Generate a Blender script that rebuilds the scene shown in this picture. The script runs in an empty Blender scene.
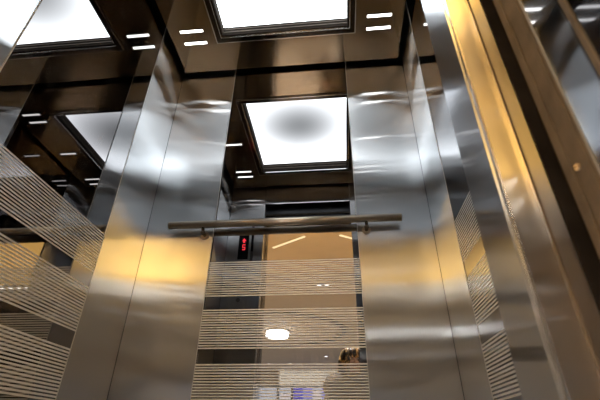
import bpy, bmesh, math, random
from mathutils import Vector, Matrix
random.seed(4)
S = bpy.context.scene
C = S.collection
Z0 = 0.30                     # height of the lens over the lobby floor

# ------------------------------------------------------------------ helpers
def link(name, me, mat=None, parent=None):
    o = bpy.data.objects.new(name, me)
    C.objects.link(o)
    if mat is not None:
        o.data.materials.append(mat)
    if parent is not None:
        o.parent = parent
    return o

def build(name, bm, mat, parent=None, bevel=0.0, smooth=False, segs=2, recalc=True):
    if bevel > 0:
        bmesh.ops.bevel(bm, geom=[e for e in bm.edges], offset=bevel, segments=segs,
                        affect='EDGES', profile=0.5, clamp_overlap=True)
    if recalc: bmesh.ops.recalc_face_normals(bm, faces=bm.faces)
    me = bpy.data.meshes.new(name)
    bm.to_mesh(me); bm.free()
    if smooth:
        for p in me.polygons: p.use_smooth = True
    o = link(name, me, mat, parent)
    if parent is not None:
        o.location = -Vector(parent.location) if not parent.parent else -(Vector(parent.location) + Vector(parent.parent.location))
    return o

def box(bm, x0, x1, y0, y1, z0, z1):
    v = [bm.verts.new((x, y, z)) for x in (x0, x1) for y in (y0, y1) for z in (z0, z1)]
    for f in ((0,1,3,2),(4,6,7,5),(0,4,5,1),(2,3,7,6),(0,2,6,4),(1,5,7,3)):
        bm.faces.new([v[i] for i in f])

def B(*boxes):
    bm = bmesh.new()
    for b in boxes: box(bm, *b)
    return bm

def cyl(bm, p0, p1, r0, r1=None, n=24, caps=True):
    r1 = r0 if r1 is None else r1
    p0, p1 = Vector(p0), Vector(p1)
    d = (p1 - p0).normalized()
    a = d.orthogonal().normalized(); b = d.cross(a)
    ra, rb = [], []
    for i in range(n):
        t = 2*math.pi*i/n
        u = a*math.cos(t) + b*math.sin(t)
        ra.append(bm.verts.new(p0 + u*r0)); rb.append(bm.verts.new(p1 + u*r1))
    for i in range(n):
        j = (i+1) % n
        bm.faces.new((ra[i], ra[j], rb[j], rb[i]))
    if caps:
        bm.faces.new(list(reversed(ra))); bm.faces.new(rb)

def ring(bm, c, r0, r1, z0, z1, n=96):
    cx, cy = c
    rows = []
    for (r, z) in ((r0, z0), (r1, z0), (r1, z1), (r0, z1)):
        rows.append([bm.verts.new((cx + r*math.cos(2*math.pi*i/n), cy + r*math.sin(2*math.pi*i/n), z)) for i in range(n)])
    for k in range(4):
        a, b = rows[k], rows[(k+1) % 4]
        for i in range(n):
            j = (i+1) % n
            bm.faces.new((a[i], a[j], b[j], b[i]))

def prism(bm, pts, axis, lo, hi):
    """polygon pts (u, v) in the two other axes, extruded from lo to hi along axis 'y'."""
    a = [bm.verts.new((u, lo, v)) for u, v in pts]
    b = [bm.verts.new((u, hi, v)) for u, v in pts]
    bm.faces.new(a); bm.faces.new(list(reversed(b)))
    n = len(pts)
    for i in range(n):
        j = (i+1) % n
        bm.faces.new((a[i], b[i], b[j], a[j]))

def empty(name, loc):
    o = bpy.data.objects.new(name, None)
    o.empty_display_size = 0.1
    C.objects.link(o); o.location = loc
    return o

def tag(o, label=None, cat=None, group=None, kind=None):
    if label: o['label'] = label
    if cat: o['category'] = cat
    if group: o['group'] = group
    if kind: o['kind'] = kind
    return o

def struct(name, bm, mat, bevel=0.0, parent=None, smooth=False):
    o = build(name, bm, mat, parent, bevel, smooth)
    if parent is None: o['kind'] = 'structure'
    return o

def copy_tree(o, parent=None):
    c = o.copy(); C.objects.link(c)
    if parent is not None: c.parent = parent
    for ch in list(o.children): copy_tree(ch, c)
    return c

# ------------------------------------------------------------------ materials
def newmat(name):
    m = bpy.data.materials.new(name); m.use_nodes = True
    nt = m.node_tree; nt.nodes.clear()
    out = nt.nodes.new('ShaderNodeOutputMaterial')
    return m, nt, out

def N(nt, kind, **kw):
    n = nt.nodes.new(kind)
    for k, v in kw.items():
        if k.startswith('_'): setattr(n, k[1:], v)
        else: n.inputs[k.replace('~', ' ')].default_value = v
    return n

def principled(name, col, rough=0.5, metal=0.0, noise=0.0, nscale=20.0, bump=0.0, spec=0.5):
    m, nt, out = newmat(name)
    p = N(nt, 'ShaderNodeBsdfPrincipled')
    p.inputs['Roughness'].default_value = rough
    p.inputs['Metallic'].default_value = metal
    p.inputs['Specular IOR Level'].default_value = spec
    tc = N(nt, 'ShaderNodeTexCoord')
    nz = N(nt, 'ShaderNodeTexNoise'); nz.inputs['Scale'].default_value = nscale; nz.inputs['Detail'].default_value = 5
    nt.links.new(tc.outputs['Object'], nz.inputs['Vector'])
    r = N(nt, 'ShaderNodeValToRGB')
    r.color_ramp.elements[0].position = .3; r.color_ramp.elements[1].position = .7
    r.color_ramp.elements[0].color = [c*(1-noise) for c in col] + [1]
    r.color_ramp.elements[1].color = [min(1, c*(1+noise)) for c in col] + [1]
    nt.links.new(nz.outputs['Fac'], r.inputs['Fac'])
    nt.links.new(r.outputs['Color'], p.inputs['Base Color'])
    if bump:
        b = N(nt, 'ShaderNodeBump'); b.inputs['Strength'].default_value = bump; b.inputs['Distance'].default_value = .01
        nt.links.new(nz.outputs['Fac'], b.inputs['Height']); nt.links.new(b.outputs['Normal'], p.inputs['Normal'])
    nt.links.new(p.outputs[0], out.inputs[0])
    return m

def emission(name, col, strength):
    m, nt, out = newmat(name)
    e = N(nt, 'ShaderNodeEmission'); e.inputs['Color'].default_value = list(col)+[1]; e.inputs['Strength'].default_value = strength
    nt.links.new(e.outputs[0], out.inputs[0])
    return m

def brushed(name, col, r=0.2, aniso=-0.8, sharp=0.35, sharp_r=0.06, wave=0.0, grain=0.06, horiz=False, sharp_a=-0.6, haze=0.0, haze_a=-.924):
    """steel with an upright grain: highlights run out sideways; a tighter lobe keeps outlines readable"""
    m, nt, out = newmat(name)
    L = nt.links.new
    geo = N(nt, 'ShaderNodeNewGeometry')
    tc = N(nt, 'ShaderNodeTexCoord')
    mp = N(nt, 'ShaderNodeMapping'); mp.inputs['Scale'].default_value = (2.0, 260.0, 260.0) if horiz else (260.0, 260.0, 2.0)
    L(tc.outputs['Object'], mp.inputs['Vector'])
    nz = N(nt, 'ShaderNodeTexNoise'); nz.inputs['Scale'].default_value = 1.0; nz.inputs['Detail'].default_value = 3
    L(mp.outputs[0], nz.inputs['Vector'])
    rmp = N(nt, 'ShaderNodeValToRGB')
    rmp.color_ramp.elements[0].position = .3; rmp.color_ramp.elements[1].position = .7
    rmp.color_ramp.elements[0].color = [c*(1-grain) for c in col]+[1]
    rmp.color_ramp.elements[1].color = [min(1, c*(1+grain)) for c in col]+[1]
    L(nz.outputs['Fac'], rmp.inputs['Fac'])
    cr = N(nt, 'ShaderNodeVectorMath', _operation='CROSS_PRODUCT')
    L(geo.outputs['Normal'], cr.inputs[0]); cr.inputs[1].default_value = (0.0, 0.0, 1.0) if not horiz else (1, 0, 0)
    a = N(nt, 'ShaderNodeBsdfAnisotropic'); a.inputs['Roughness'].default_value = r; a.inputs['Anisotropy'].default_value = aniso
    b = N(nt, 'ShaderNodeBsdfAnisotropic'); b.inputs['Roughness'].default_value = sharp_r; b.inputs['Anisotropy'].default_value = sharp_a
    for g in (a, b):
        L(rmp.outputs['Color'], g.inputs['Color']); L(cr.outputs[0], g.inputs['Tangent'])
    if wave:
        wz = N(nt, 'ShaderNodeTexNoise'); wz.inputs['Scale'].default_value = 3.2; wz.inputs['Detail'].default_value = 1
        L(tc.outputs['Object'], wz.inputs['Vector'])
        bp = N(nt, 'ShaderNodeBump'); bp.inputs['Strength'].default_value = 1.0; bp.inputs['Distance'].default_value = wave
        L(wz.outputs['Fac'], bp.inputs['Height'])
        L(bp.outputs['Normal'], a.inputs['Normal']); L(bp.outputs['Normal'], b.inputs['Normal'])
    mx = N(nt, 'ShaderNodeMixShader'); mx.inputs[0].default_value = sharp
    L(a.outputs[0], mx.inputs[1]); L(b.outputs[0], mx.inputs[2])
    if haze:
        c = N(nt, 'ShaderNodeBsdfAnisotropic'); c.inputs['Roughness'].default_value = .2748; c.inputs['Anisotropy'].default_value = haze_a
        L(rmp.outputs['Color'], c.inputs['Color']); L(cr.outputs[0], c.inputs['Tangent'])
        m2 = N(nt, 'ShaderNodeMixShader'); m2.inputs[0].default_value = haze
        L(mx.outputs[0], m2.inputs[1]); L(c.outputs[0], m2.inputs[2]); mx = m2
    L(mx.outputs[0], out.inputs[0])
    return m

def mirror_glass(name, col=(0.335, 0.33, 0.335)):
    """smoked mirror with satin pinstripes in bands, clear glass between the bands and above"""
    m, nt, out = newmat(name)
    L = nt.links.new
    geo = N(nt, 'ShaderNodeNewGeometry')
    sep = N(nt, 'ShaderNodeSeparateXYZ'); L(geo.outputs['Position'], sep.inputs[0])
    z = sep.outputs['Z']
    def math_(op, a, b=None):
        n = N(nt, 'ShaderNodeMath', _operation=op)
        for i, x in enumerate((a, b)):
            if x is None: continue
            if isinstance(x, (int, float)): n.inputs[i].default_value = x
            else: L(x, n.inputs[i])
        return n.outputs[0]
    period = 0.2635
    pitch = 0.0125
    top = 0.853 + Z0
    t = math_('SUBTRACT', top, z)
    inb = math_('GREATER_THAN', t, 0.0)
    band = math_('LESS_THAN', math_('MODULO', t, period), pitch*15.99)
    line = math_('LESS_THAN', math_('MODULO', math_('MODULO', t, period), pitch), pitch*0.53)
    mask = math_('MULTIPLY', math_('MULTIPLY', inb, band), line)
    g = N(nt, 'ShaderNodeBsdfAnisotropic'); g.inputs['Roughness'].default_value = 0.0; g.inputs['Color'].default_value = list(col)+[1]
    # faint wiping smears on the glass
    tc = N(nt, 'ShaderNodeTexCoord')
    nz = N(nt, 'ShaderNodeTexNoise'); nz.inputs['Scale'].default_value = 6; nz.inputs['Detail'].default_value = 6; nz.inputs['Distortion'].default_value = 2.5
    L(tc.outputs['Object'], nz.inputs['Vector'])
    sr = N(nt, 'ShaderNodeMapRange'); sr.inputs['From Min'].default_value = .58; sr.inputs['From Max'].default_value = .8
    sr.inputs['To Min'].default_value = 0; sr.inputs['To Max'].default_value = .035
    L(nz.outputs['Fac'], sr.inputs['Value'])
    d0 = N(nt, 'ShaderNodeBsdfDiffuse'); d0.inputs['Color'].default_value = (.5, .45, .4, 1)
    m0 = N(nt, 'ShaderNodeMixShader'); L(sr.outputs[0], m0.inputs[0]); L(g.outputs[0], m0.inputs[1]); L(d0.outputs[0], m0.inputs[2])
    d = N(nt, 'ShaderNodeBsdfDiffuse'); d.inputs['Color'].default_value = (.62, .615, .61, 1)
    f = N(nt, 'ShaderNodeBsdfAnisotropic'); f.inputs['Roughness'].default_value = .45; f.inputs['Color'].default_value = (.68, .67, .66, 1)
    m1 = N(nt, 'ShaderNodeMixShader'); m1.inputs[0].default_value = .55; L(d.outputs[0], m1.inputs[1]); L(f.outputs[0], m1.inputs[2])
    m2 = N(nt, 'ShaderNodeMixShader'); L(mask, m2.inputs[0]); L(m0.outputs[0], m2.inputs[1]); L(m1.outputs[0], m2.inputs[2])
    L(m2.outputs[0], out.inputs[0])
    return m

def bronze_ceiling(name):
    m, nt, out = newmat(name)
    L = nt.links.new
    tc = N(nt, 'ShaderNodeTexCoord')
    nz = N(nt, 'ShaderNodeTexNoise'); nz.inputs['Scale'].default_value = 9; nz.inputs['Detail'].default_value = 9; nz.inputs['Distortion'].default_value = 1.5; nz.inputs['Roughness'].default_value = .7
    L(tc.outputs['Object'], nz.inputs['Vector'])
    r = N(nt, 'ShaderNodeValToRGB')
    r.color_ramp.elements[0].position = .35; r.color_ramp.elements[1].position = .75
    r.color_ramp.elements[0].color = (.33, .25, .165, 1); r.color_ramp.elements[1].color = (.41, .315, .205, 1)
    L(nz.outputs['Fac'], r.inputs['Fac'])
    g = N(nt, 'ShaderNodeBsdfAnisotropic'); g.inputs['Roughness'].default_value = .10
    L(r.outputs['Color'], g.inputs['Color'])
    L(g.outputs[0], out.inputs[0])
    return m

def panel_light(name, cx, cy, hx, hy, edge, mid):
    """edge-lit luminous panel: brightest along its rim, weaker in the middle"""
    m, nt, out = newmat(name)
    L = nt.links.new
    geo = N(nt, 'ShaderNodeNewGeometry')
    sub = N(nt, 'ShaderNodeVectorMath', _operation='SUBTRACT'); L(geo.outputs['Position'], sub.inputs[0]); sub.inputs[1].default_value = (cx, cy, 0)
    mul = N(nt, 'ShaderNodeVectorMath', _operation='MULTIPLY'); L(sub.outputs[0], mul.inputs[0]); mul.inputs[1].default_value = (1/hx, 1/hy, 0)
    ln = N(nt, 'ShaderNodeVectorMath', _operation='LENGTH'); L(mul.outputs[0], ln.inputs[0])
    sq = N(nt, 'ShaderNodeMath', _operation='MULTIPLY'); L(ln.outputs['Value'], sq.inputs[0]); L(ln.outputs['Value'], sq.inputs[1])
    mr = N(nt, 'ShaderNodeMapRange'); mr.inputs['To Min'].default_value = mid; mr.inputs['To Max'].default_value = edge
    L(sq.outputs[0], mr.inputs['Value'])
    e = N(nt, 'ShaderNodeEmission'); e.inputs['Color'].default_value = (.92, .97, 1, 1)
    L(mr.outputs[0], e.inputs['Strength']); L(e.outputs[0], out.inputs[0])
    return m

M = {}
M['steel'] = brushed('brushed_steel', (.67, .685, .70), r=.20, aniso=-.90, sharp=.5, sharp_r=.09, grain=.0, sharp_a=-.8, haze=.27)
M['steel_edge'] = brushed('steel_edge', (.85, .85, .85), r=.3, aniso=-.3, sharp=.2)
M['door_steel'] = brushed('door_steel', (.56, .54, .52), r=.20, aniso=-.85, sharp=.4, sharp_r=.09, grain=0, sharp_a=-.8, haze=.27)
M['edge_steel'] = brushed('fine_steel', (.60, .62, .65), r=.11, aniso=-.8, sharp=.6, sharp_r=.06, grain=0, sharp_a=-.7, haze=.28, haze_a=-.15)
M['jamb_mirror'] = brushed('polished_jamb', (.40, .41, .43), r=.1, aniso=-.5, sharp=.75, sharp_r=.03)
M['rail'] = brushed('rail_steel', (.44, .38, .31), r=.36, aniso=0, sharp=.25, sharp_r=.2, horiz=True)
M['mirror'] = mirror_glass('striped_mirror')
M['bronze'] = bronze_ceiling('polished_bronze')
M['frame'] = principled('frame_bronze', (.09, .075, .062), .12, 1.0, .15, 30)
M['recess'] = principled('dark_recess', (.022, .018, .015), .6, 0, .3, 60, spec=0)
M['grey_edge'] = principled('grey_edge', (.16, .16, .16), .6, 0, .1, spec=.2)
M['trim_grey'] = principled('trim_grey', (.38, .38, .37), .6, 0, .05, spec=.2)
M['silver'] = principled('silver_edge', (.78, .78, .78), .2, 1.0, .03, 40)
M['black'] = principled('black_void', (.012, .012, .014), .6, 0, .2)
M['navy'] = principled('dark_door_gear', (.012, .014, .022), .35, 0, .3)
M['brown'] = principled('bronze_strip', (.075, .060, .045), .6, 0, .3, 26, spec=.12)
M['rubber'] = principled('brush_seal', (.013, .011, .010), .9, 0, .3, spec=0)
M['screw'] = principled('screw_brass', (.62, .5, .36), .3, 1.0, .1, 60)
M['copglass'] = principled('display_glass', (.008, .008, .01), .08, 0, .1)
M['white'] = principled('white_print', (.8, .8, .8), .5, 0, .02)
M['grey'] = principled('grey_print', (.02, .02, .022), .5, 0, .02)
M['red'] = emission('red_led', (1, .05, .07), 3.0)
M['slot'] = emission('slot_lamp', (1, .99, .96), 5.0)
M['carfloor'] = principled('car_floor_stone', (.22, .21, .20), .25, 0, .2, 8)
M['lobbyfloor'] = principled('lobby_floor_stone', (.52, .54, .58), .22, 0, .12, 5)
M['gold'] = principled('gold_ceiling', (.70, .50, .26), .55, 0, .04, 3)
M['tan'] = principled('tan_plaster', (.53, .43, .31), .7, 0, .03, 4)
M['stone'] = principled('lobby_stone', (.30, .25, .20), .35, 0, .2, 3)
M['linear'] = emission('linear_lamp', (1, .93, .80), 34.0)
M['diag'] = emission('warm_line', (1, .78, .42), 3.2)
M['disc'] = emission('disc_lamp', (1, .97, .92), 30.0)
M['spot'] = emission('spot_lamp', (1, .95, .85), 8.0)
M['amber'] = emission('added_amber_glow', (1, .58, .155), 11.0)  # glow of the added amber fill panels
M['skin'] = principled('skin_tone', (.62, .42, .32), .5, 0, .04, 20)
M['jacket'] = principled('grey_jacket', (.17, .15, .135), .8, 0, .15, 40)
M['trousers'] = principled('grey_trousers', (.30, .30, .31), .8, 0, .1, 60)
M['lips'] = principled('lip_tone', (.5, .22, .2), .45, 0, .05)
def hair_mat():
    m, nt, out = newmat('streaked_hair')
    p = N(nt, 'ShaderNodeBsdfPrincipled'); p.inputs['Roughness'].default_value = .35
    tc = N(nt, 'ShaderNodeTexCoord'); mp = N(nt, 'ShaderNodeMapping'); mp.inputs['Scale'].default_value = (26, 14, 5); mp.inputs['Rotation'].default_value = (0, .6, 0)
    nt.links.new(tc.outputs['Object'], mp.inputs[0])
    nz = N(nt, 'ShaderNodeTexNoise'); nz.inputs['Scale'].default_value = 1.6; nz.inputs['Detail'].default_value = 4
    nt.links.new(mp.outputs[0], nz.inputs['Vector'])
    r = N(nt, 'ShaderNodeValToRGB'); e = r.color_ramp.elements
    e[0].position = .50; e[0].color = (.012, .009, .007, 1); e[1].position = .60; e[1].color = (.62, .38, .13, 1)
    nt.links.new(nz.outputs['Fac'], r.inputs['Fac']); nt.links.new(r.outputs['Color'], p.inputs['Base Color']); nt.links.new(p.outputs[0], out.inputs[0])
    return m
M['hair'] = hair_mat()
M['landing'] = emission('fill_lamp_lens', (1, .97, .93), 12.0)  # lens glow of the added lobby and landing fill lamps
M['cream'] = emission('lit_fascia', (1, .90, .72), 1.6)
M['shopglow'] = emission('shop_glow', (.85, .9, 1), 1.4)
M['blue'] = emission('blue_screen', (.10, .10, .75), 1.8)
M['violet'] = emission('violet_screen', (.35, .33, .85), 1.8)
M['paper'] = emission('bright_screen', (.95, .85, .85), 1.8)
M['darkshop'] = principled('shop_frame', (.03, .03, .03), .4, 0, .2)

# ------------------------------------------------------------------ dimensions
XL, XR = -1.112, .529
YF, YB = .407, 2.0
H = 2.386 + Z0
CX = (XL+XR)/2
ML, MR_ = -.703, .118
SF, SB = .817, 1.618           # mirrors of the side walls along the depth
SPLAY = 1.0
ZT = 3.02                     # walls run on past the hung ceiling
JL, JR = 2*CX-.158, .158      # door opening
HDR = 2.18 + Z0
LINTEL = 1.985 + Z0
t = .012

# ------------------------------------------------------------------ car shell
o = struct('floor', B((XL-.05, XR+.05, .30, YB+.05, -.06, 0)), M['carfloor'])
from mathutils import noise as mn
def sheet(parent, name, b, axis, face, amp=.0006):
    """rolled steel sheet: a thin slab whose visible face is very slightly uneven, as real cladding is"""
    x0, x1, y0, y1, z0, z1 = b
    bm = bmesh.new()
    u0, u1 = (x0, x1) if axis == 'y' else (y0, y1)
    nu, nz = 14, 60
    off = random.uniform(0, 50)
    back = (y0 + y1 - face) if axis == 'y' else (x0 + x1 - face)
    sgn = 1 if face > back else -1
    def P(u, d, z): return (u, d, z) if axis == 'y' else (d, u, z)
    rows = []
    for k in range(nz+1):
        z = z0 + (z1-z0)*k/nz
        row = []
        for i in range(nu+1):
            u = u0 + (u1-u0)*i/nu
            w = mn.noise(Vector((u*2.6+off, z*2.2, off))) + .35*mn.noise(Vector((u*5+off, z*5.5, 3+off)))
            e = min(i, nu-i)/nu*2
            row.append(bm.verts.new(P(u, face - sgn*amp*(1 + w)*min(1, .3+e*2), z)))
        rows.append(row)
    for k in range(nz):
        for i in range(nu):
            f = bm.faces.new((rows[k][i], rows[k][i+1], rows[k+1][i+1], rows[k+1][i])); f.smooth = True
    c = [bm.verts.new(P(u, back, z)) for u, z in ((u0, z0), (u1, z0), (u1, z1), (u0, z1))]
    q = [bm.verts.new(P(u, face - sgn*amp*.6, z)) for u, z in ((u0, z0), (u1, z0), (u1, z1), (u0, z1))]
    bm.faces.new(c)
    for k in range(4):
        n = (k+1) % 4; bm.faces.new((c[k], c[n], q[n], q[k]))
    return build(name, bm, M['steel'], parent)
def steel(parent, *b):
    if parent is wb: return sheet(parent, 'stainless_panel', b, 'y', b[2])
    if parent is wl: return sheet(parent, 'stainless_panel', b, 'x', b[1])
    return sheet(parent, 'stainless_panel', b, 'x', b[0])
wb = struct('wall_back', B((XL-.06, XR+.06, YB+t+.002, YB+.06, 0, ZT)), M['black'])
steel(wb, XL+.002, ML-.003, YB, YB+t, .002, ZT-.01)
steel(wb, MR_+.003, XR-.002, YB, YB+t, .002, ZT-.01)
wl = struct('wall_left', B((XL-.06, XL-t-.002, YF, YB+.001, 0, ZT)), M['black'])
steel(wl, XL-t, XL, SB+.003, YB-.002, .002, ZT-.01)
steel(wl, XL-t, XL, YF+.003, SF-.003, .002, ZT-.01)
wr = struct('wall_right', B((XR+t+.002, XR+.06, YF, YB+.001, 0, ZT)), M['black'])
steel(wr, XR, XR+t, SB+.003, YB-.002, .002, ZT-.01)
steel(wr, XR, XR+t, YF+.003, SF-.003, .002, ZT-.01)
# front: two return columns and the transom
wf = struct('wall_front', B((XL-.06, XL, .337, YF-.001, 0, ZT), (XR, XR+.06, .337, YF-.001, 0, ZT), (JL+.003, JR-.003, .337, YF-.044, HDR+.36, ZT)), M['black'])
def ret(x0, x1, z0, z1):
    return build('return_panel', B((x0, x1, .3370, YF, z0, z1)), M['steel'], wf, .0015)
ret(XL+.002, JL, .002, ZT-.01); ret(JR, XR-.002, .002, ZT-.01)
build('return_edge', B((JR-.0015, JR-.0002, .3375, YF-.001, .004, HDR)), M['edge_steel'], wf)
build('return_edge', B((JL+.0002, JL+.0015, .3375, YF-.001, .004, HDR)), M['edge_steel'], wf)
build('transom_panel', B((JL+.003, JR-.003, YF-t-.03, YF, HDR, ZT-.01)), M['steel'], wf, .0015)
# mirrors
def mirror(name, label, b, trims):
    o = build('wall_mirror', B(b), M['mirror'])
    tag(o, label, 'mirror')
    for tb in trims:
        build('edge_trim', B(tb), M['trim_grey'], o)
    return o
zt = ZT-.012
mirror('', 'tall pinstriped smoked mirror in the middle of the back wall behind the handrail', (ML, MR_, YB-.002, YB+t, .003, zt),
       ((ML-.003, ML, YB-.004, YB+t, .003, zt), (MR_, MR_+.003, YB-.004, YB+t, .003, zt)))
mirror('', 'tall pinstriped mirror on the left wall showing crossed stripes', (XL-t, XL+.002, SF, SB, .003, zt),
       ((XL-t, XL+.004, SF-.003, SF, .003, zt), (XL-t, XL+.004, SB, SB+.003, .003, zt)))
mirror('', 'pinstriped mirror on the right wall, a narrow sliver beside the golden door edge', (XR-.002, XR+t, SF, SB, .003, zt),
       ((XR-.004, XR+t, SF-.003, SF, .003, zt), (XR-.004, XR+t, SB, SB+.003, .003, zt)))

# hung ceiling with an opening for the luminous panel
g = .034
OX0, OX1, OY0, OY1 = -.770, .186, .672, 1.726       # outer frame
IX0, IX1, IY0, IY1 = -.728, .144, .714, 1.684       # opening
cl = struct('ceiling', B((XL+g, IX0, YF+g, YB-g, H, H+.02), (IX1, XR-g, YF+g, YB-g, H, H+.02),
                         (IX0, IX1, YF+g, IY0, H, H+.02), (IX0, IX1, IY1, YB-g, H, H+.02)), M['bronze'])
struct('ceiling', B((XL-.06, XR+.06, YF-.05, YB+.06, ZT, ZT+.04)), M['black'])

lt = empty('ceiling_light', (CX, (OY0+OY1)/2, H))
tag(lt, 'large square luminous ceiling panel in a stepped bronze frame', 'ceiling light')
def rim(x0, x1, y0, y1, w, z0, z1):
    return ((x0, x1, y0, y0+w, z0, z1), (x0, x1, y1-w, y1, z0, z1), (x0, x0+w, y0+w, y1-w, z0, z1), (x1-w, x1, y0+w, y1-w, z0, z1))
build('frame', B(*rim(OX0+.006, OX1-.006, OY0+.006, OY1-.006, .03, H-.012, H)), M['frame'], lt)
build('outer_trim', B(*rim(OX0, OX1, OY0, OY1, .006, H-.014, H)), M['silver'], lt)
build('inner_trim', B(*rim(OX0+.036, OX1-.036, OY0+.036, OY1-.036, .005, H-.010, H+.004)), M['silver'], lt)
RD = .088
build('recess', B(*rim(IX0+.001, IX1-.001, IY0+.001, IY1-.001, .008, H+.002, H+RD)), M['recess'], lt)
build('bead', B(*rim(IX0+.009, IX1-.009, IY0+.009, IY1-.009, .004, H+.026, H+.034)), M['brown'], lt)
build('bead', B(*rim(IX0+.009, IX1-.009, IY0+.009, IY1-.009, .004, H+.056, H+.062)), M['brown'], lt)
build('diffuser', B((IX0-.004, IX1+.004, IY0-.004, IY1+.004, H+RD+.001, H+RD+.007)),
      panel_light('luminous_panel', CX, 1.28, .62, .50, 8.5, .95), lt)
build('housing', B((IX0-.01, IX1+.01, IY0-.01, IY1+.01, H+RD+.008, H+RD+.04)), M['black'], lt)

# slot lamps
def slot(x0, x1, y, label):
    r = empty('slot_downlight', ((x0+x1)/2, y, H))
    tag(r, label, 'slot light', 'slot lamps in the ceiling')
    build('lens', B((x0, x1, y-.010, y+.010, H-.006, H-.001)), M['slot'], r, .0025)
    build('trim', B(*rim(x0-.003, x1+.003, y-.013, y+.013, .003, H-.004, H+.001)), M['frame'], r)
    return r
sx = ((-1.0, -.842), (.260, .418))
slot(*sx[0], 1.716, 'left ceiling slot lamp nearer the back wall, left of the luminous panel')
slot(*sx[0], 1.622, 'left ceiling slot lamp farther from the back wall, left of the luminous panel')
slot(*sx[1], 1.708, 'right ceiling slot lamp nearer the back wall, right of the luminous panel')
slot(*sx[1], 1.616, 'right ceiling slot lamp farther from the back wall, right of the luminous panel')
slot(*sx[0], 1.17, 'single slot lamp mirrored highest beside the left rim of the reflected panel')
slot(*sx[1], 1.17, 'single slot lamp halfway along the right rim of the luminous panel')
slot(*sx[0], .735, 'upper slot lamp of the mirrored pair left of the reflected panel')
slot(*sx[0], .645, 'lower slot lamp of the mirrored pair left of the reflected panel')
slot(*sx[1], .735, 'right front slot lamp nearer the middle of the ceiling')
slot(*sx[1], .645, 'right front slot lamp nearest the doorway')

# handrail
RY, RZ, RR = 1.944, 1.064+Z0, .0215
rail = empty('handrail', (CX, RY, RZ))
tag(rail, 'round brushed steel handrail across the back mirror', 'handrail')
bm = bmesh.new(); cyl(bm, (-.952, RY, RZ), (.358, RY, RZ), RR, n=40)
ro = build('tube', bm, M['rail'], rail, smooth=True)
for e in (-.952, .358):
    s = -1 if e < 0 else 1
    bm = bmesh.new(); cyl(bm, (e, RY, RZ), (e+s*.003, RY, RZ), RR, RR-.003, n=40)
    build('end_cap', bm, M['frame'], rail)
for bx in (-.752, .168):
    bm = bmesh.new()
    cyl(bm, (bx, RY, RZ-.015), (bx, RY+.012, RZ-.045), .009, n=20)
    cyl(bm, (bx, RY+.012, RZ-.045), (bx, YB-.004, RZ-.045), .010, n=20)
    k = build('bracket', bm, M['frame'], rail, smooth=False)
    bm = bmesh.new(); cyl(bm, (bx, YB-.007, RZ-.045), (bx, YB-.001, RZ-.045), .024, n=28)
    build('rosette', bm, M['rail'], k)
    bm = bmesh.new(); bmesh.ops.create_uvsphere(bm, u_segments=20, v_segments=12, radius=.0135, matrix=Matrix.Translation((bx, RY+.012, RZ-.045)))
    build('ball_joint', bm, M['brown'], k, smooth=True)

# control panel on the left return column, facing the back mirror
cz = lambda e: e*3.593 + Z0
cp = empty('control_panel', (-.905, YF, cz(.40)))
tag(cp, 'lift control panel with red arrow display beside the doorway, seen in the back mirror', 'control panel')
build('faceplate', B((-1.02, -.862, YF-.001, YF+.004, cz(.25), cz(.520))), M['steel'], cp, .001)
dp = build('display', B((-.985, -.882, YF+.004, YF+.009, cz(.432), cz(.511))), M['copglass'], cp, .001)
ux = -.930
def tri(zc, up):
    bm = bmesh.new(); s = 1 if up else -1
    prism(bm, [(ux-.022, zc-.014*s), (ux+.022, zc-.014*s), (ux, zc+.016*s)], 'y', YF+.009, YF+.0105)
    prism(bm, [(ux-.009, zc-.034*s), (ux+.009, zc-.034*s), (ux+.009, zc-.016*s), (ux-.009, zc-.016*s)], 'y', YF+.009, YF+.0105)
    return bm
build('red_arrow', tri(cz(.491), True), M['red'], dp)
bm = bmesh.new()
for (a, b, c, d_) in ((-.014, .016, .474, .4765), (-.014, -.008, .469, .475), (-.014, .016, .4665, .469), (.010, .016, .461, .467), (-.014, .016, .4595, .462)):
    box(bm, ux+a, ux+b, YF+.009, YF+.0105, cz(c), cz(d_))
build('red_figure', bm, M['red'], dp)
build('label_strip', B((-.965, -.900, YF+.004, YF+.006, cz(.379), cz(.384))), M['grey'], cp)
for x in (-.962, -.922):
    k = build('button', B((x-.013, x+.013, YF+.004, YF+.010, cz(.353), cz(.362))), M['grey'], cp, .002)
    build('button_face', B((x-.009, x+.009, YF+.010, YF+.011, cz(.3545), cz(.3605))), M['steel'], k)
for e in (.335, .318, .29, .275):
    bm = bmesh.new(); cyl(bm, (-.94, YF+.004, cz(e)), (-.94, YF+.009, cz(e)), .012 if e != .318 else .02, n=24)
    build('button', bm, M['grey'] if e != .29 else M['white'], cp)
rd = build('card_reader', B((-.858, -.834, YF, YF+.008, cz(.425), cz(.536))), M['copglass'], cp, .001)
build('reader_pad', B((-.856, -.836, YF+.008, YF+.012, cz(.425), cz(.455))), M['grey'], rd)

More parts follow.
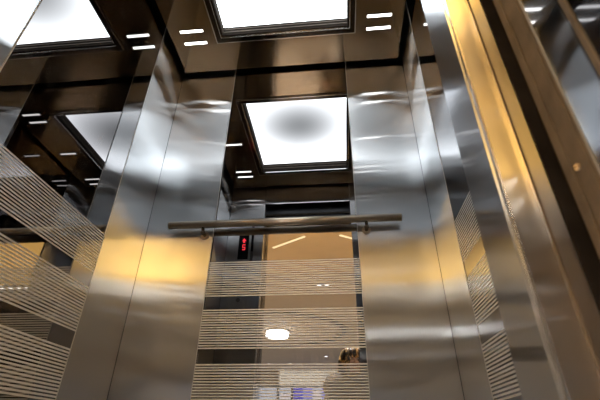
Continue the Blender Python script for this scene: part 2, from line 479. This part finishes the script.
# ------------------------------------------------------------------ doorway: doors parked in the slot, landing frame
def mx(s, x): return x if s > 0 else 2*CX - x
def bx2(s, x0, x1, *r):
    a, b = mx(s, x0), mx(s, x1)
    return (min(a, b), max(a, b)) + r
for s, nm in ((1, 'door_1'), (-1, 'door_2')):
    d = struct(nm, B(bx2(s, .1585, .60, .3305, .3360, .004, HDR+.05)), M['door_steel'], .0012)
    build('leaf', B(bx2(s, .1830, .62, .3245, .3300, .004, HDR+.05)), M['door_steel'], d, .0012)
    build('edge_strip', B(bx2(s, .1577, .1600, .3300, .3364, .004, HDR+.05)), M['silver'], d)
    build('seal', B(bx2(s, .1975, .222, .3215, .3244, .004, HDR)), M['rubber'], d)
    build('edge_strip', B(bx2(s, .1822, .1842, .3238, .3250, .004, HDR+.05)), M['brown'], d)
def bx3(s, x0, x1, *r):
    b = bx2(s, x0, x1, *r); o_ = 0 if s > 0 else .047
    return (b[0]+o_, b[1]+o_) + b[2:]
for s, nm in ((1, 'trim_1'), (-1, 'trim_2')):
    d = struct(nm, B(bx3(s, .2052, .245, .2725, .311, .0, LINTEL)), M['brown'], .0015)
    build('rib', B(bx3(s, .2035, .2055, .2985, .3095, .0, LINTEL)), M['brown'], d, .0008)
    build('rib', B(bx3(s, .2042, .2055, .2765, .2835, .0, LINTEL)), M['brown'], d, .0005)
    build('seal', B(bx3(s, .210, .245, .3115, .3212, .0, LINTEL)), M['rubber'], d)
    pl = bmesh.new(); a = math.tan(math.radians(SPLAY))
    quad = [(.2050, .2715), (.2050 + .17*a, .10), (.244, .10), (.244, .2715)]
    lo = [pl.verts.new((mx(s, x) + (0 if s > 0 else .047), y, 0)) for x, y in quad]; hi = [pl.verts.new((mx(s, x) + (0 if s > 0 else .047), y, LINTEL)) for x, y in quad]
    pl.faces.new(lo); pl.faces.new(hi)
    for k in range(4):
        n = (k+1) % 4; pl.faces.new((lo[k], lo[n], hi[n], hi[k]))
    build('jamb_plate', pl, M['jamb_mirror'], d)
    build('jamb_edge', B(bx3(s, .2046, .2060, .2700, .2726, .0, LINTEL)), M['grey_edge'], d)
    build('bead', B(bx3(s, .2040, .2062, .2235, .2290, .0, LINTEL)), M['brown'], d, .0005)
    if s > 0:
        bm = bmesh.new(); cyl(bm, (.2055, .2915, .201+Z0), (.2030, .2915, .201+Z0), .0032, .0027, n=20)
        k = build('screw', bm, M['screw'], d)
        build('screw_slot', B((.2026, .2029, .2892, .2938, .2006+Z0, .2014+Z0)), M['rubber'], k)
# lintel with the door gear in front of the transom
ln = struct('trim_3', B((JL-.09, JR+.09, .10, .331, LINTEL, LINTEL+.012)), M['brown'], .001)
build('gear_cover', B((JL-.2, JR+.2, .27, .325, LINTEL+.013, HDR+.35)), M['navy'], ln)
build('gear_rail', B((JL-.2, JR+.2, .325, .337, LINTEL+.09, LINTEL+.11)), M['brown'], ln)
# landing wall around the frame
LW0, LW1 = .085, .318
struct('wall_landing', B((-5.2, (mx(-1, .247)+.047), LW0, .30, 0, 3.15), (.247, 4.2, LW0, .30, 0, 3.15), ((mx(-1, .247)+.047), .247, LW0, .265, LINTEL+.014, 3.15)), M['stone'])

# ------------------------------------------------------------------ lobby
LZ = 2.85 + Z0
FY = -15.6
struct('floor', B((-5.2, 4.2, FY-2, .299, -.06, -.001)), M['lobbyfloor'])
GE = -3.3
struct('ceiling', B((-5.2, 4.2, GE, LW0, LZ, LZ+.1)), M['gold'])
struct('ceiling', B((-5.2, 4.2, FY-2, GE, LZ, LZ+.1)), M['tan'])
struct('wall_left', B((-5.4, -5.2, FY-2, LW0, 0, LZ)), M['stone'])
struct('wall_right', B((4.2, 4.4, FY-2, LW0, 0, LZ)), M['stone'])
struct('wall_back', B((-5.2, 4.2, FY-2.2, FY-2, 0, LZ)), M['stone'])
for x0, x1, side in ((.50, 3.3, 'right'), (-3.9, -1.55, 'left')):  # added glowing panels beyond the mirror's view, to gild the steel walls
    r = empty('amber_fill', ((x0+x1)/2, -2.2, LZ)); tag(r, 'added amber fill panel under the lobby ceiling, gilding the steel, on the %s' % side, 'ceiling light')
    build('diffuser', B((x0, x1, -3.55, -1.15, LZ-.012, LZ-.006)), M['amber'], r)
    build('frame', B(*rim(x0-.03, x1+.03, -3.58, -1.12, .03, LZ-.016, LZ)), M['frame'], r)
r = empty('amber_fill', (-.5, -1.27, LZ)); tag(r, 'narrow added amber fill panel over the landing, hidden from the back mirror, nearest the lift doorway', 'ceiling light')  # added glow out of the mirror's view, gilding the tops of the door edges
build('diffuser', B((-1.45, .44, -1.52, -1.0, LZ-.012, LZ-.006)), M['amber'], r)
build('frame', B(*rim(-1.48, .47, -1.55, -.97, .03, LZ-.016, LZ)), M['frame'], r)
# circular recess ring and disc lamp
RC = (-1.84, -7.9)
bm = bmesh.new(); ring(bm, RC, 1.9, 2.02, LZ-.05, LZ)
struct('trim_4', bm, M['darkshop'])
dl = empty('disc_light', (RC[0], RC[1], LZ))
tag(dl, 'round bright ceiling lamp reflected low in the striped back mirror', 'ceiling lamp')
bm = bmesh.new(); cyl(bm, (RC[0], RC[1], LZ-.03), (RC[0], RC[1], LZ-.17), .33, n=48); build('diffuser', bm, M['disc'], dl)
bm = bmesh.new(); ring(bm, RC, .33, .36, LZ-.052, LZ, 48); build('rim', bm, M['silver'], dl)
# long white lines across the lobby ceiling, left and right of the doorway axis
def linear(x0, x1, y, label, w=.05, mat='linear', z=LZ):
    r = empty('linear_light', ((x0+x1)/2, y, z))
    tag(r, label, 'linear lamp', 'linear lamps on the lobby ceiling')
    build('lens', B((x0, x1, y-w/2, y+w/2, z-.02, z-.012)), M[mat], r)
    build('housing', B((x0-.02, x1+.02, y-w/2-.02, y+w/2+.02, z-.012, z)), M['darkshop'], r)
linear(1.3, 3.9, -3.75, 'long white ceiling lamp line on the right of the lobby, nearer the lift')
linear(1.3, 3.9, -4.25, 'long white ceiling lamp line on the right of the lobby, farther from the lift')
linear(-4.9, -1.62, -3.75, 'long white ceiling lamp line on the left of the lobby, nearer the lift')
linear(-4.9, -1.72, -4.25, 'long white ceiling lamp line on the left of the lobby, farther from the lift')
def diag(p0, p1, label):
    p0, p1 = Vector(p0), Vector(p1); d = (p1-p0).normalized(); n = Vector((-d.y, d.x))
    c = (p0+p1)/2
    r = empty('ceiling_strip', (c.x, c.y, LZ)); tag(r, label, 'strip light')
    bm = bmesh.new()
    def slab(w, z0, z1):
        b = bmesh.new()
        q = [p0+n*w, p1+n*w, p1-n*w, p0-n*w]
        lo = [b.verts.new((v.x, v.y, z0)) for v in q]; hi = [b.verts.new((v.x, v.y, z1)) for v in q]
        b.faces.new(lo); b.faces.new(hi)
        for i in range(4):
            j = (i+1) % 4; b.faces.new((lo[i], lo[j], hi[j], hi[i]))
        return b
    bm.free()
    build('lens', slab(.022, LZ-.012, LZ-.006), M['diag'], r)
    build('channel', slab(.03, LZ-.006, LZ), M['gold'], r)
diag((-1.08, -2.12), (-.50, -1.72), 'slanting warm strip light left of centre under the handrail reflection')
diag((.057, -1.72), (.62, -2.10), 'slanting warm strip light at the right edge of the back mirror')
# added lamps out of the mirror's view, brightening the lobby ceiling by bounce
for x, y, w_ in ((2.9, -6.0, 'right side of the lobby, nearer'), (-4.2, -6.0, 'left side of the lobby, nearer'), (2.9, -10.5, 'right side of the lobby, farther'), (-4.6, -10.5, 'left side of the lobby, farther')):
    r = empty('downlight', (x, y, LZ)); tag(r, 'wide round added fill lamp on the %s' % w_, 'downlight', 'added fill lamps along the lobby sides')
    bm = bmesh.new(); cyl(bm, (x, y, LZ-.004), (x, y, LZ-.010), .12, n=32); build('lens', bm, M['landing'], r)
    bm = bmesh.new(); ring(bm, (x, y), .12, .15, LZ-.014, LZ, 32); build('rim', bm, M['silver'], r)
    l = bpy.data.lights.new('lobby_fill_spot', 'SPOT'); l.energy = 1000; l.spot_size = math.radians(120); l.spot_blend = .6; l.shadow_soft_size = .1; l.color = (1, .90, .74)
    lo_ = bpy.data.objects.new('lobby_fill_spot', l); C.objects.link(lo_); lo_.location = (x, y, LZ-.03)
# small downlights
def spot(x, y, label, r_=.05):
    r = empty('downlight', (x, y, LZ)); tag(r, label, 'downlight', 'small downlights of the lobby')
    bm = bmesh.new(); cyl(bm, (x, y, LZ-.006), (x, y, LZ-.010), r_, n=24); build('lens', bm, M['spot'], r)
    bm = bmesh.new(); ring(bm, (x, y), r_, r_+.02, LZ-.012, LZ, 24); build('rim', bm, M['silver'], r)
spot(-.40, -4.0, 'left one of two small downlights close together in the striped mirror')
spot(-.24, -4.0, 'right one of two small downlights close together in the striped mirror')
spot(-.57, -11.9, 'tiny downlight in the clear band left of the dark hair', .06)
spot(-2.1, -13.4, 'tiny downlight above the cream shop fascia, on its right', .06)
spot(-3.0, -13.4, 'tiny downlight above the cream shop fascia, on its left', .06)
# shopfront at the far end
sf = empty('shopfront', (-1.6, FY, 0))
tag(sf, 'lit shopfront with cream fascia and coloured window displays at the lobby end', 'shopfront')
zf = lambda e: e*19.6 + Z0
build('fascia', B((-2.85, -.2, FY, FY+.12, zf(.115), zf(.147))), M['cream'], sf, .01)
build('window', B((-4.6, 3.2, FY-.04, FY, 0.1, zf(.113))), M['shopglow'], sf)
build('bulkhead', B((-5.15, -2.87, FY-.02, FY+.1, zf(.115), LZ-.02), (-.18, 4.15, FY-.02, FY+.1, zf(.125), LZ-.02), (-2.85, -.2, FY-.02, FY+.05, zf(.148), LZ-.02)), M['tan'], sf)
for x in (-4.65, -2.9, -2.25, -.25, .1, 1.1, 3.2):
    build('mullion', B((x-.05, x+.05, FY, FY+.09, 0.05, zf(.114))), M['darkshop'], sf)
for x0, x1, e0, e1, mname in ((-2.2, -1.75, .06, .111, 'blue'), (-1.7, -1.35, .085, .112, 'violet'), (-1.32, -.98, .05, .105, 'paper'), (-1.7, -1.35, .05, .08, 'darkshop'),
                              (-.92, -.45, .05, .112, 'violet'), (-2.8, -2.35, .05, .10, 'paper')):
    build('display_screen', B((x0, x1, FY+.02, FY+.06, zf(e0), zf(e1))), M[mname], sf)

# ------------------------------------------------------------------ lights
def area(name, loc, rot, sx_, sy_, power, col):
    l = bpy.data.lights.new(name, 'AREA'); l.shape = 'RECTANGLE'; l.size = sx_; l.size_y = sy_; l.energy = power; l.color = col
    o = bpy.data.objects.new(name, l); C.objects.link(o); o.location = loc; o.rotation_euler = rot
    return o
# added cove ledge and lamp along the landing wall, unseen, washing the gilded ceiling
cv = build('added_cove_ledge', B((-5.0, 4.0, -.10, LW0-.001, 2.62, 2.65)), M['stone'])
tag(cv, 'added stone ledge above the lift doorway hiding a warm fill lamp', 'cove')
area('cove_fill_lamp', (-.5, -.03, 2.68), (math.pi+.55, 0, 0), 8.6, .08, 150, (1, .80, .48))

# added lamps over the landing that brighten the floor for its mirror reflection
for x in (-1.5, -.29, .9):
    r = empty('landing_fill', (x, -.75, LZ)); tag(r, 'added fill lamp above the lift landing', 'downlight', 'added fill lamps above the landing')
    bm = bmesh.new(); cyl(bm, (x, -.75, LZ-.004), (x, -.75, LZ-.010), .11, n=32); build('lens', bm, M['landing'], r)
    l = bpy.data.lights.new('landing_fill_spot', 'SPOT'); l.energy = 750; l.spot_size = math.radians(48); l.spot_blend = .3; l.shadow_soft_size = .08; l.color = (1, .97, .93)
    lo_ = bpy.data.objects.new('landing_fill_spot', l); C.objects.link(lo_); lo_.location = (x, -.75, LZ-.03)
    bm = bmesh.new(); ring(bm, (x, -.75), .11, .14, LZ-.014, LZ, 32); build('rim', bm, M['silver'], r)
w = bpy.data.worlds.new('World'); S.world = w; w.use_nodes = True
bg = w.node_tree.nodes.get('Background') or w.node_tree.nodes.new('ShaderNodeBackground')
bg.inputs[0].default_value = (.05, .05, .055, 1); bg.inputs[1].default_value = .3

# ------------------------------------------------------------------ the photographer, squatting on the landing
def skinned(verts, edges, radii, sub=2, root=0, voxel=0.0, extra=None, smooth_it=0):
    me = bpy.data.meshes.new('tmp'); me.from_pydata([Vector(v) for v in verts], edges, [])
    o = bpy.data.objects.new('tmp', me); C.objects.link(o)
    md = o.modifiers.new('skin', 'SKIN')
    for i, r in enumerate(radii):
        sv = me.skin_vertices[0].data[i]; sv.radius = (r, r) if not isinstance(r, tuple) else r
        sv.use_root = (i == root)
    ss = o.modifiers.new('sub', 'SUBSURF'); ss.levels = sub; ss.render_levels = sub
    dg = bpy.context.evaluated_depsgraph_get(); dg.update()
    res = bpy.data.meshes.new_from_object(o.evaluated_get(dg))
    bpy.data.objects.remove(o); bpy.data.meshes.remove(me)
    return res
def fuse(meshes, voxel, smooth_it=6):
    bm = bmesh.new()
    for m_ in meshes:
        bm.from_mesh(m_); bpy.data.meshes.remove(m_)
    me = bpy.data.meshes.new('tmp'); bm.to_mesh(me); bm.free()
    o = bpy.data.objects.new('tmp', me); C.objects.link(o)
    r = o.modifiers.new('r', 'REMESH'); r.mode = 'VOXEL'; r.voxel_size = voxel
    s = o.modifiers.new('s', 'SMOOTH'); s.iterations = smooth_it; s.factor = .5
    dg = bpy.context.evaluated_depsgraph_get(); dg.update()
    res = bpy.data.meshes.new_from_object(o.evaluated_get(dg))
    bpy.data.objects.remove(o); bpy.data.meshes.remove(me)
    for p in res.polygons: p.use_smooth = True
    return res
def ell(c, r, rot=None, seg=28):
    bm = bmesh.new(); bmesh.ops.create_uvsphere(bm, u_segments=seg, v_segments=seg//2, radius=1)
    mt = Matrix.Translation(c) @ (rot or Matrix()) @ Matrix.Diagonal((*r, 1))
    bmesh.ops.transform(bm, matrix=mt, verts=bm.verts)
    me = bpy.data.meshes.new('tmp'); bm.to_mesh(me); bm.free(); return me
PX, PY = .13, -.46
V3 = lambda x, y, z: (PX+x, PY+y, z)
def figure(grow=0.0, parts=('torso', 'arms', 'legs', 'neck')):
    v, e, r = [], [], []
    def add(p, rad, par=None):
        v.append(V3(*p)); r.append(rad+grow)
        if par is not None: e.append((par, len(v)-1))
        return len(v)-1
    pel = add((0, -.20, .34), .125)
    wst = add((0, -.13, .50), .115, pel); ch = add((0, -.05, .70), .130, wst); up_ = add((0, -.01, .845), .095, ch)
    if 'neck' in parts:
        nk = add((0, .02, .93), .052, up_); hd = add((0, .035, 1.0), .06, nk)
    if 'legs' in parts:
        for s in (-1, 1):
            hp = add((s*.10, -.17, .31), .098, pel); kn = add((s*.21, .17, .47), .064, hp); cf = add((s*.19, .07, .28), .058, kn)
            an = add((s*.17, -.03, .085), .042, cf); he = add((s*.175, .06, .045), .036, an); to = add((s*.19, .15, .032), .028, he)
    if 'arms' in parts:
        for s in (-1, 1):
            sh = add((s*.195, -.01, .83), .068, up_); el = add((s*.275, .10, .60), .046, sh); wr_ = add((s*.215, .25, .535), .030, el)
    return v, e, r
def chain(pts):
    return skinned([V3(*p) for p, _ in pts], [(i, i+1) for i in range(len(pts)-1)], [w_ for _, w_ in pts], 2)
bits = [chain([((0, -.21, .32), .125), ((0, -.13, .50), .118), ((0, -.05, .70), .128), ((0, -.01, .845), .10), ((0, .02, .93), .054), ((0, .035, 1.0), .058)])]
for s in (-1, 1):
    bits.append(chain([((s*.05, -.20, .32), .11), ((s*.10, -.17, .32), .100), ((s*.16, .02, .40), .082), ((s*.21, .17, .47), .064)]))
    bits.append(chain([((s*.21, .165, .475), .060), ((s*.19, .07, .28), .056), ((s*.17, -.03, .085), .042), ((s*.17, -.045, .05), .038)]))
    bits.append(chain([((s*.17, -.05, .045), .036), ((s*.175, .06, .045), .036), ((s*.19, .15, .034), .028)]))
    bits.append(chain([((s*.08, -.01, .82), .075), ((s*.195, -.01, .83), .070), ((s*.24, .05, .71), .056), ((s*.275, .10, .60), .046)]))
    bits.append(chain([((s*.274, .095, .605), .045), ((s*.25, .17, .565), .042), ((s*.215, .25, .535), .030)]))
HC = V3(0, .055, 1.045)
HX, HY, HZ = HC
bits += [ell((HX, HY, HZ+.01), (.074, .092, .100)), ell((HX, HY+.03, HZ-.055), (.052, .058, .055)), ell((HX, HY+.094, HZ-.012), (.012, .018, .020)), ell((HX, HY+.102, HZ-.022), (.014, .013, .010)),
         ell((HX, HY+.080, HZ-.082), (.022, .020, .016))]
for s in (-1, 1):
    bits.append(ell((HX+s*.076, HY-.002, HZ-.01), (.009, .02, .031)))
    # hand over the knee: palm, four unequal bent fingers, thumb off its side
    w = Vector(V3(s*.215, .25, .535))
    bits.append(skinned([w, w+Vector((-s*.004, .035, -.006)), w+Vector((-s*.006, .075, -.016))], [(0, 1), (1, 2)], [.028, (.036, .018), (.038, .015)], 2))
    for k, (dx, ln_) in enumerate(((-.030, .060), (-.010, .070), (.010, .065), (.029, .050))):
        b0 = w+Vector((dx-s*.006, .062, -.013)); b1 = b0+Vector((dx*.1, ln_*.45, -.006)); b2 = b1+Vector((0, ln_*.28, -.020)); b3 = b2+Vector((0, ln_*.10, -.022))
        bits.append(skinned([b0, b1, b2, b3], [(0, 1), (1, 2), (2, 3)], [.0095, .009, .0082, .007], 2))
    t0 = w+Vector((-s*.028, .022, -.006))
    bits.append(skinned([t0, t0+Vector((-s*.026, .022, -.006)), t0+Vector((-s*.034, .046, -.016))], [(0, 1), (1, 2)], [.0125, .011, .009], 2))
person = link('person', fuse(bits, .006, 5), M['skin'])
tag(person, 'person with dark gold-streaked hair squatting in a grey jacket, mirrored low in the back mirror', 'person')
v, e, r = figure(.028, ('torso', 'arms'))
jk = fuse([skinned(v, e, r, 2), ell(V3(0, .0, .905), (.10, .085, .05)), ell(V3(-.18, 0, .80), (.15, .14, .14)), ell(V3(.18, 0, .80), (.15, .14, .14))], .009, 5)
link('jacket', jk, M['jacket'], person)
v, e, r = [], [], []
def addt(p, rad, par=None):
    v.append(V3(*p)); r.append(rad)
    if par is not None: e.append((par, len(v)-1))
    return len(v)-1
q = addt((0, -.20, .33), .142)
for s in (-1, 1):
    a = addt((s*.10, -.17, .31), .114, q); b = addt((s*.21, .17, .47), .078, a); c = addt((s*.19, .07, .28), .070, b); d = addt((s*.17, -.02, .115), .058, c)
link('trousers', fuse([skinned(v, e, r, 2)], .009, 4), M['trousers'], person)
for s in (-1, 1):
    a = [V3(s*.17, -.04, .055), V3(s*.175, .06, .050), V3(s*.19, .165, .038)]
    link('shoe', fuse([skinned(a, [(0, 1), (1, 2)], [.050, .046, .036], 2)], .007, 3), M['darkshop'], person)
    eb = ell((HX+s*.031, HY+.081, HZ+.006), (.0125, .011, .010)); link('eye', eb, M['white'], person)
    ib = ell((HX+s*.031, HY+.0905, HZ+.006), (.005, .003, .005)); link('iris', ib, M['darkshop'], person)
link('mouth', ell((HX, HY+.0905, HZ-.052), (.024, .008, .006)), M['lips'], person)
# full hair: a cap plus many swept locks
hb = [ell((HX, HY-.022, HZ+.035), (.125, .118, .105)), ell((HX-.115, HY-.03, HZ-.045), (.055, .08, .12)), ell((HX+.115, HY-.03, HZ-.045), (.055, .08, .12)), ell((HX, HY-.085, HZ-.03), (.10, .055, .12))]
rh = random.Random(9)
for k in range(46):
    a = rh.uniform(-math.pi*.98, -.02) if k % 3 else rh.uniform(.25, math.pi-.25)
    ca, sa = math.cos(a), math.sin(a)
    front = sa > 0
    p0 = Vector((HX+ca*.035, HY-.01+sa*.03, HZ+.135)); p1 = Vector((HX+ca*.122, HY-.02+sa*.118, HZ+.085))
    if front: p2 = Vector((HX+ca*.138, HY+.02+sa*.085, HZ+.040)); p3 = Vector((HX+math.copysign(.128, ca), HY+.035, HZ-.03))
    else: p2 = Vector((HX+ca*.165, HY-.03+sa*.13, HZ+.0)); p3 = Vector((HX+ca*.178, HY-.035+sa*.12, HZ-rh.uniform(.08, .13)))
    hb.append(skinned([p0, p1, p2, p3], [(0, 1), (1, 2), (2, 3)], [.010, .014, .013, .006], 1))
link('hair', fuse(hb, .005, 1), M['hair'], person)


# ------------------------------------------------------------------ camera
cam = bpy.data.cameras.new('camera'); co = bpy.data.objects.new('camera', cam); C.objects.link(co)
cam.sensor_width = 36; cam.lens = 397.78/600*36; cam.clip_start = .01
yaw, pitch, roll = -.102253, .550983, .0118453
cy, sy, cp_, sp = math.cos(yaw), math.sin(yaw), math.cos(pitch), math.sin(pitch)
fw = Vector((sy*cp_, cy*cp_, sp)); rt = Vector((cy, -sy, 0)); up = rt.cross(fw)
c_, s_ = math.cos(roll), math.sin(roll)
rt2 = rt*c_ + up*s_; up2 = up*c_ - rt*s_
m = Matrix((rt2, up2, -fw)).transposed().to_4x4(); m.translation = (0, 0, Z0)
co.matrix_world = m
cam.dof.use_dof = True; cam.dof.focus_distance = 2.7; cam.dof.aperture_fstop = 9.0
S.camera = co
S.view_settings.view_transform = 'Standard'; S.view_settings.look = 'None'; S.view_settings.gamma = 1; S.view_settings.use_curve_mapping = False
S.view_settings.exposure = 0.1
S.cycles.max_bounces = 14; S.cycles.glossy_bounces = 12; S.cycles.diffuse_bounces = 4
S.cycles.sample_clamp_indirect = 10
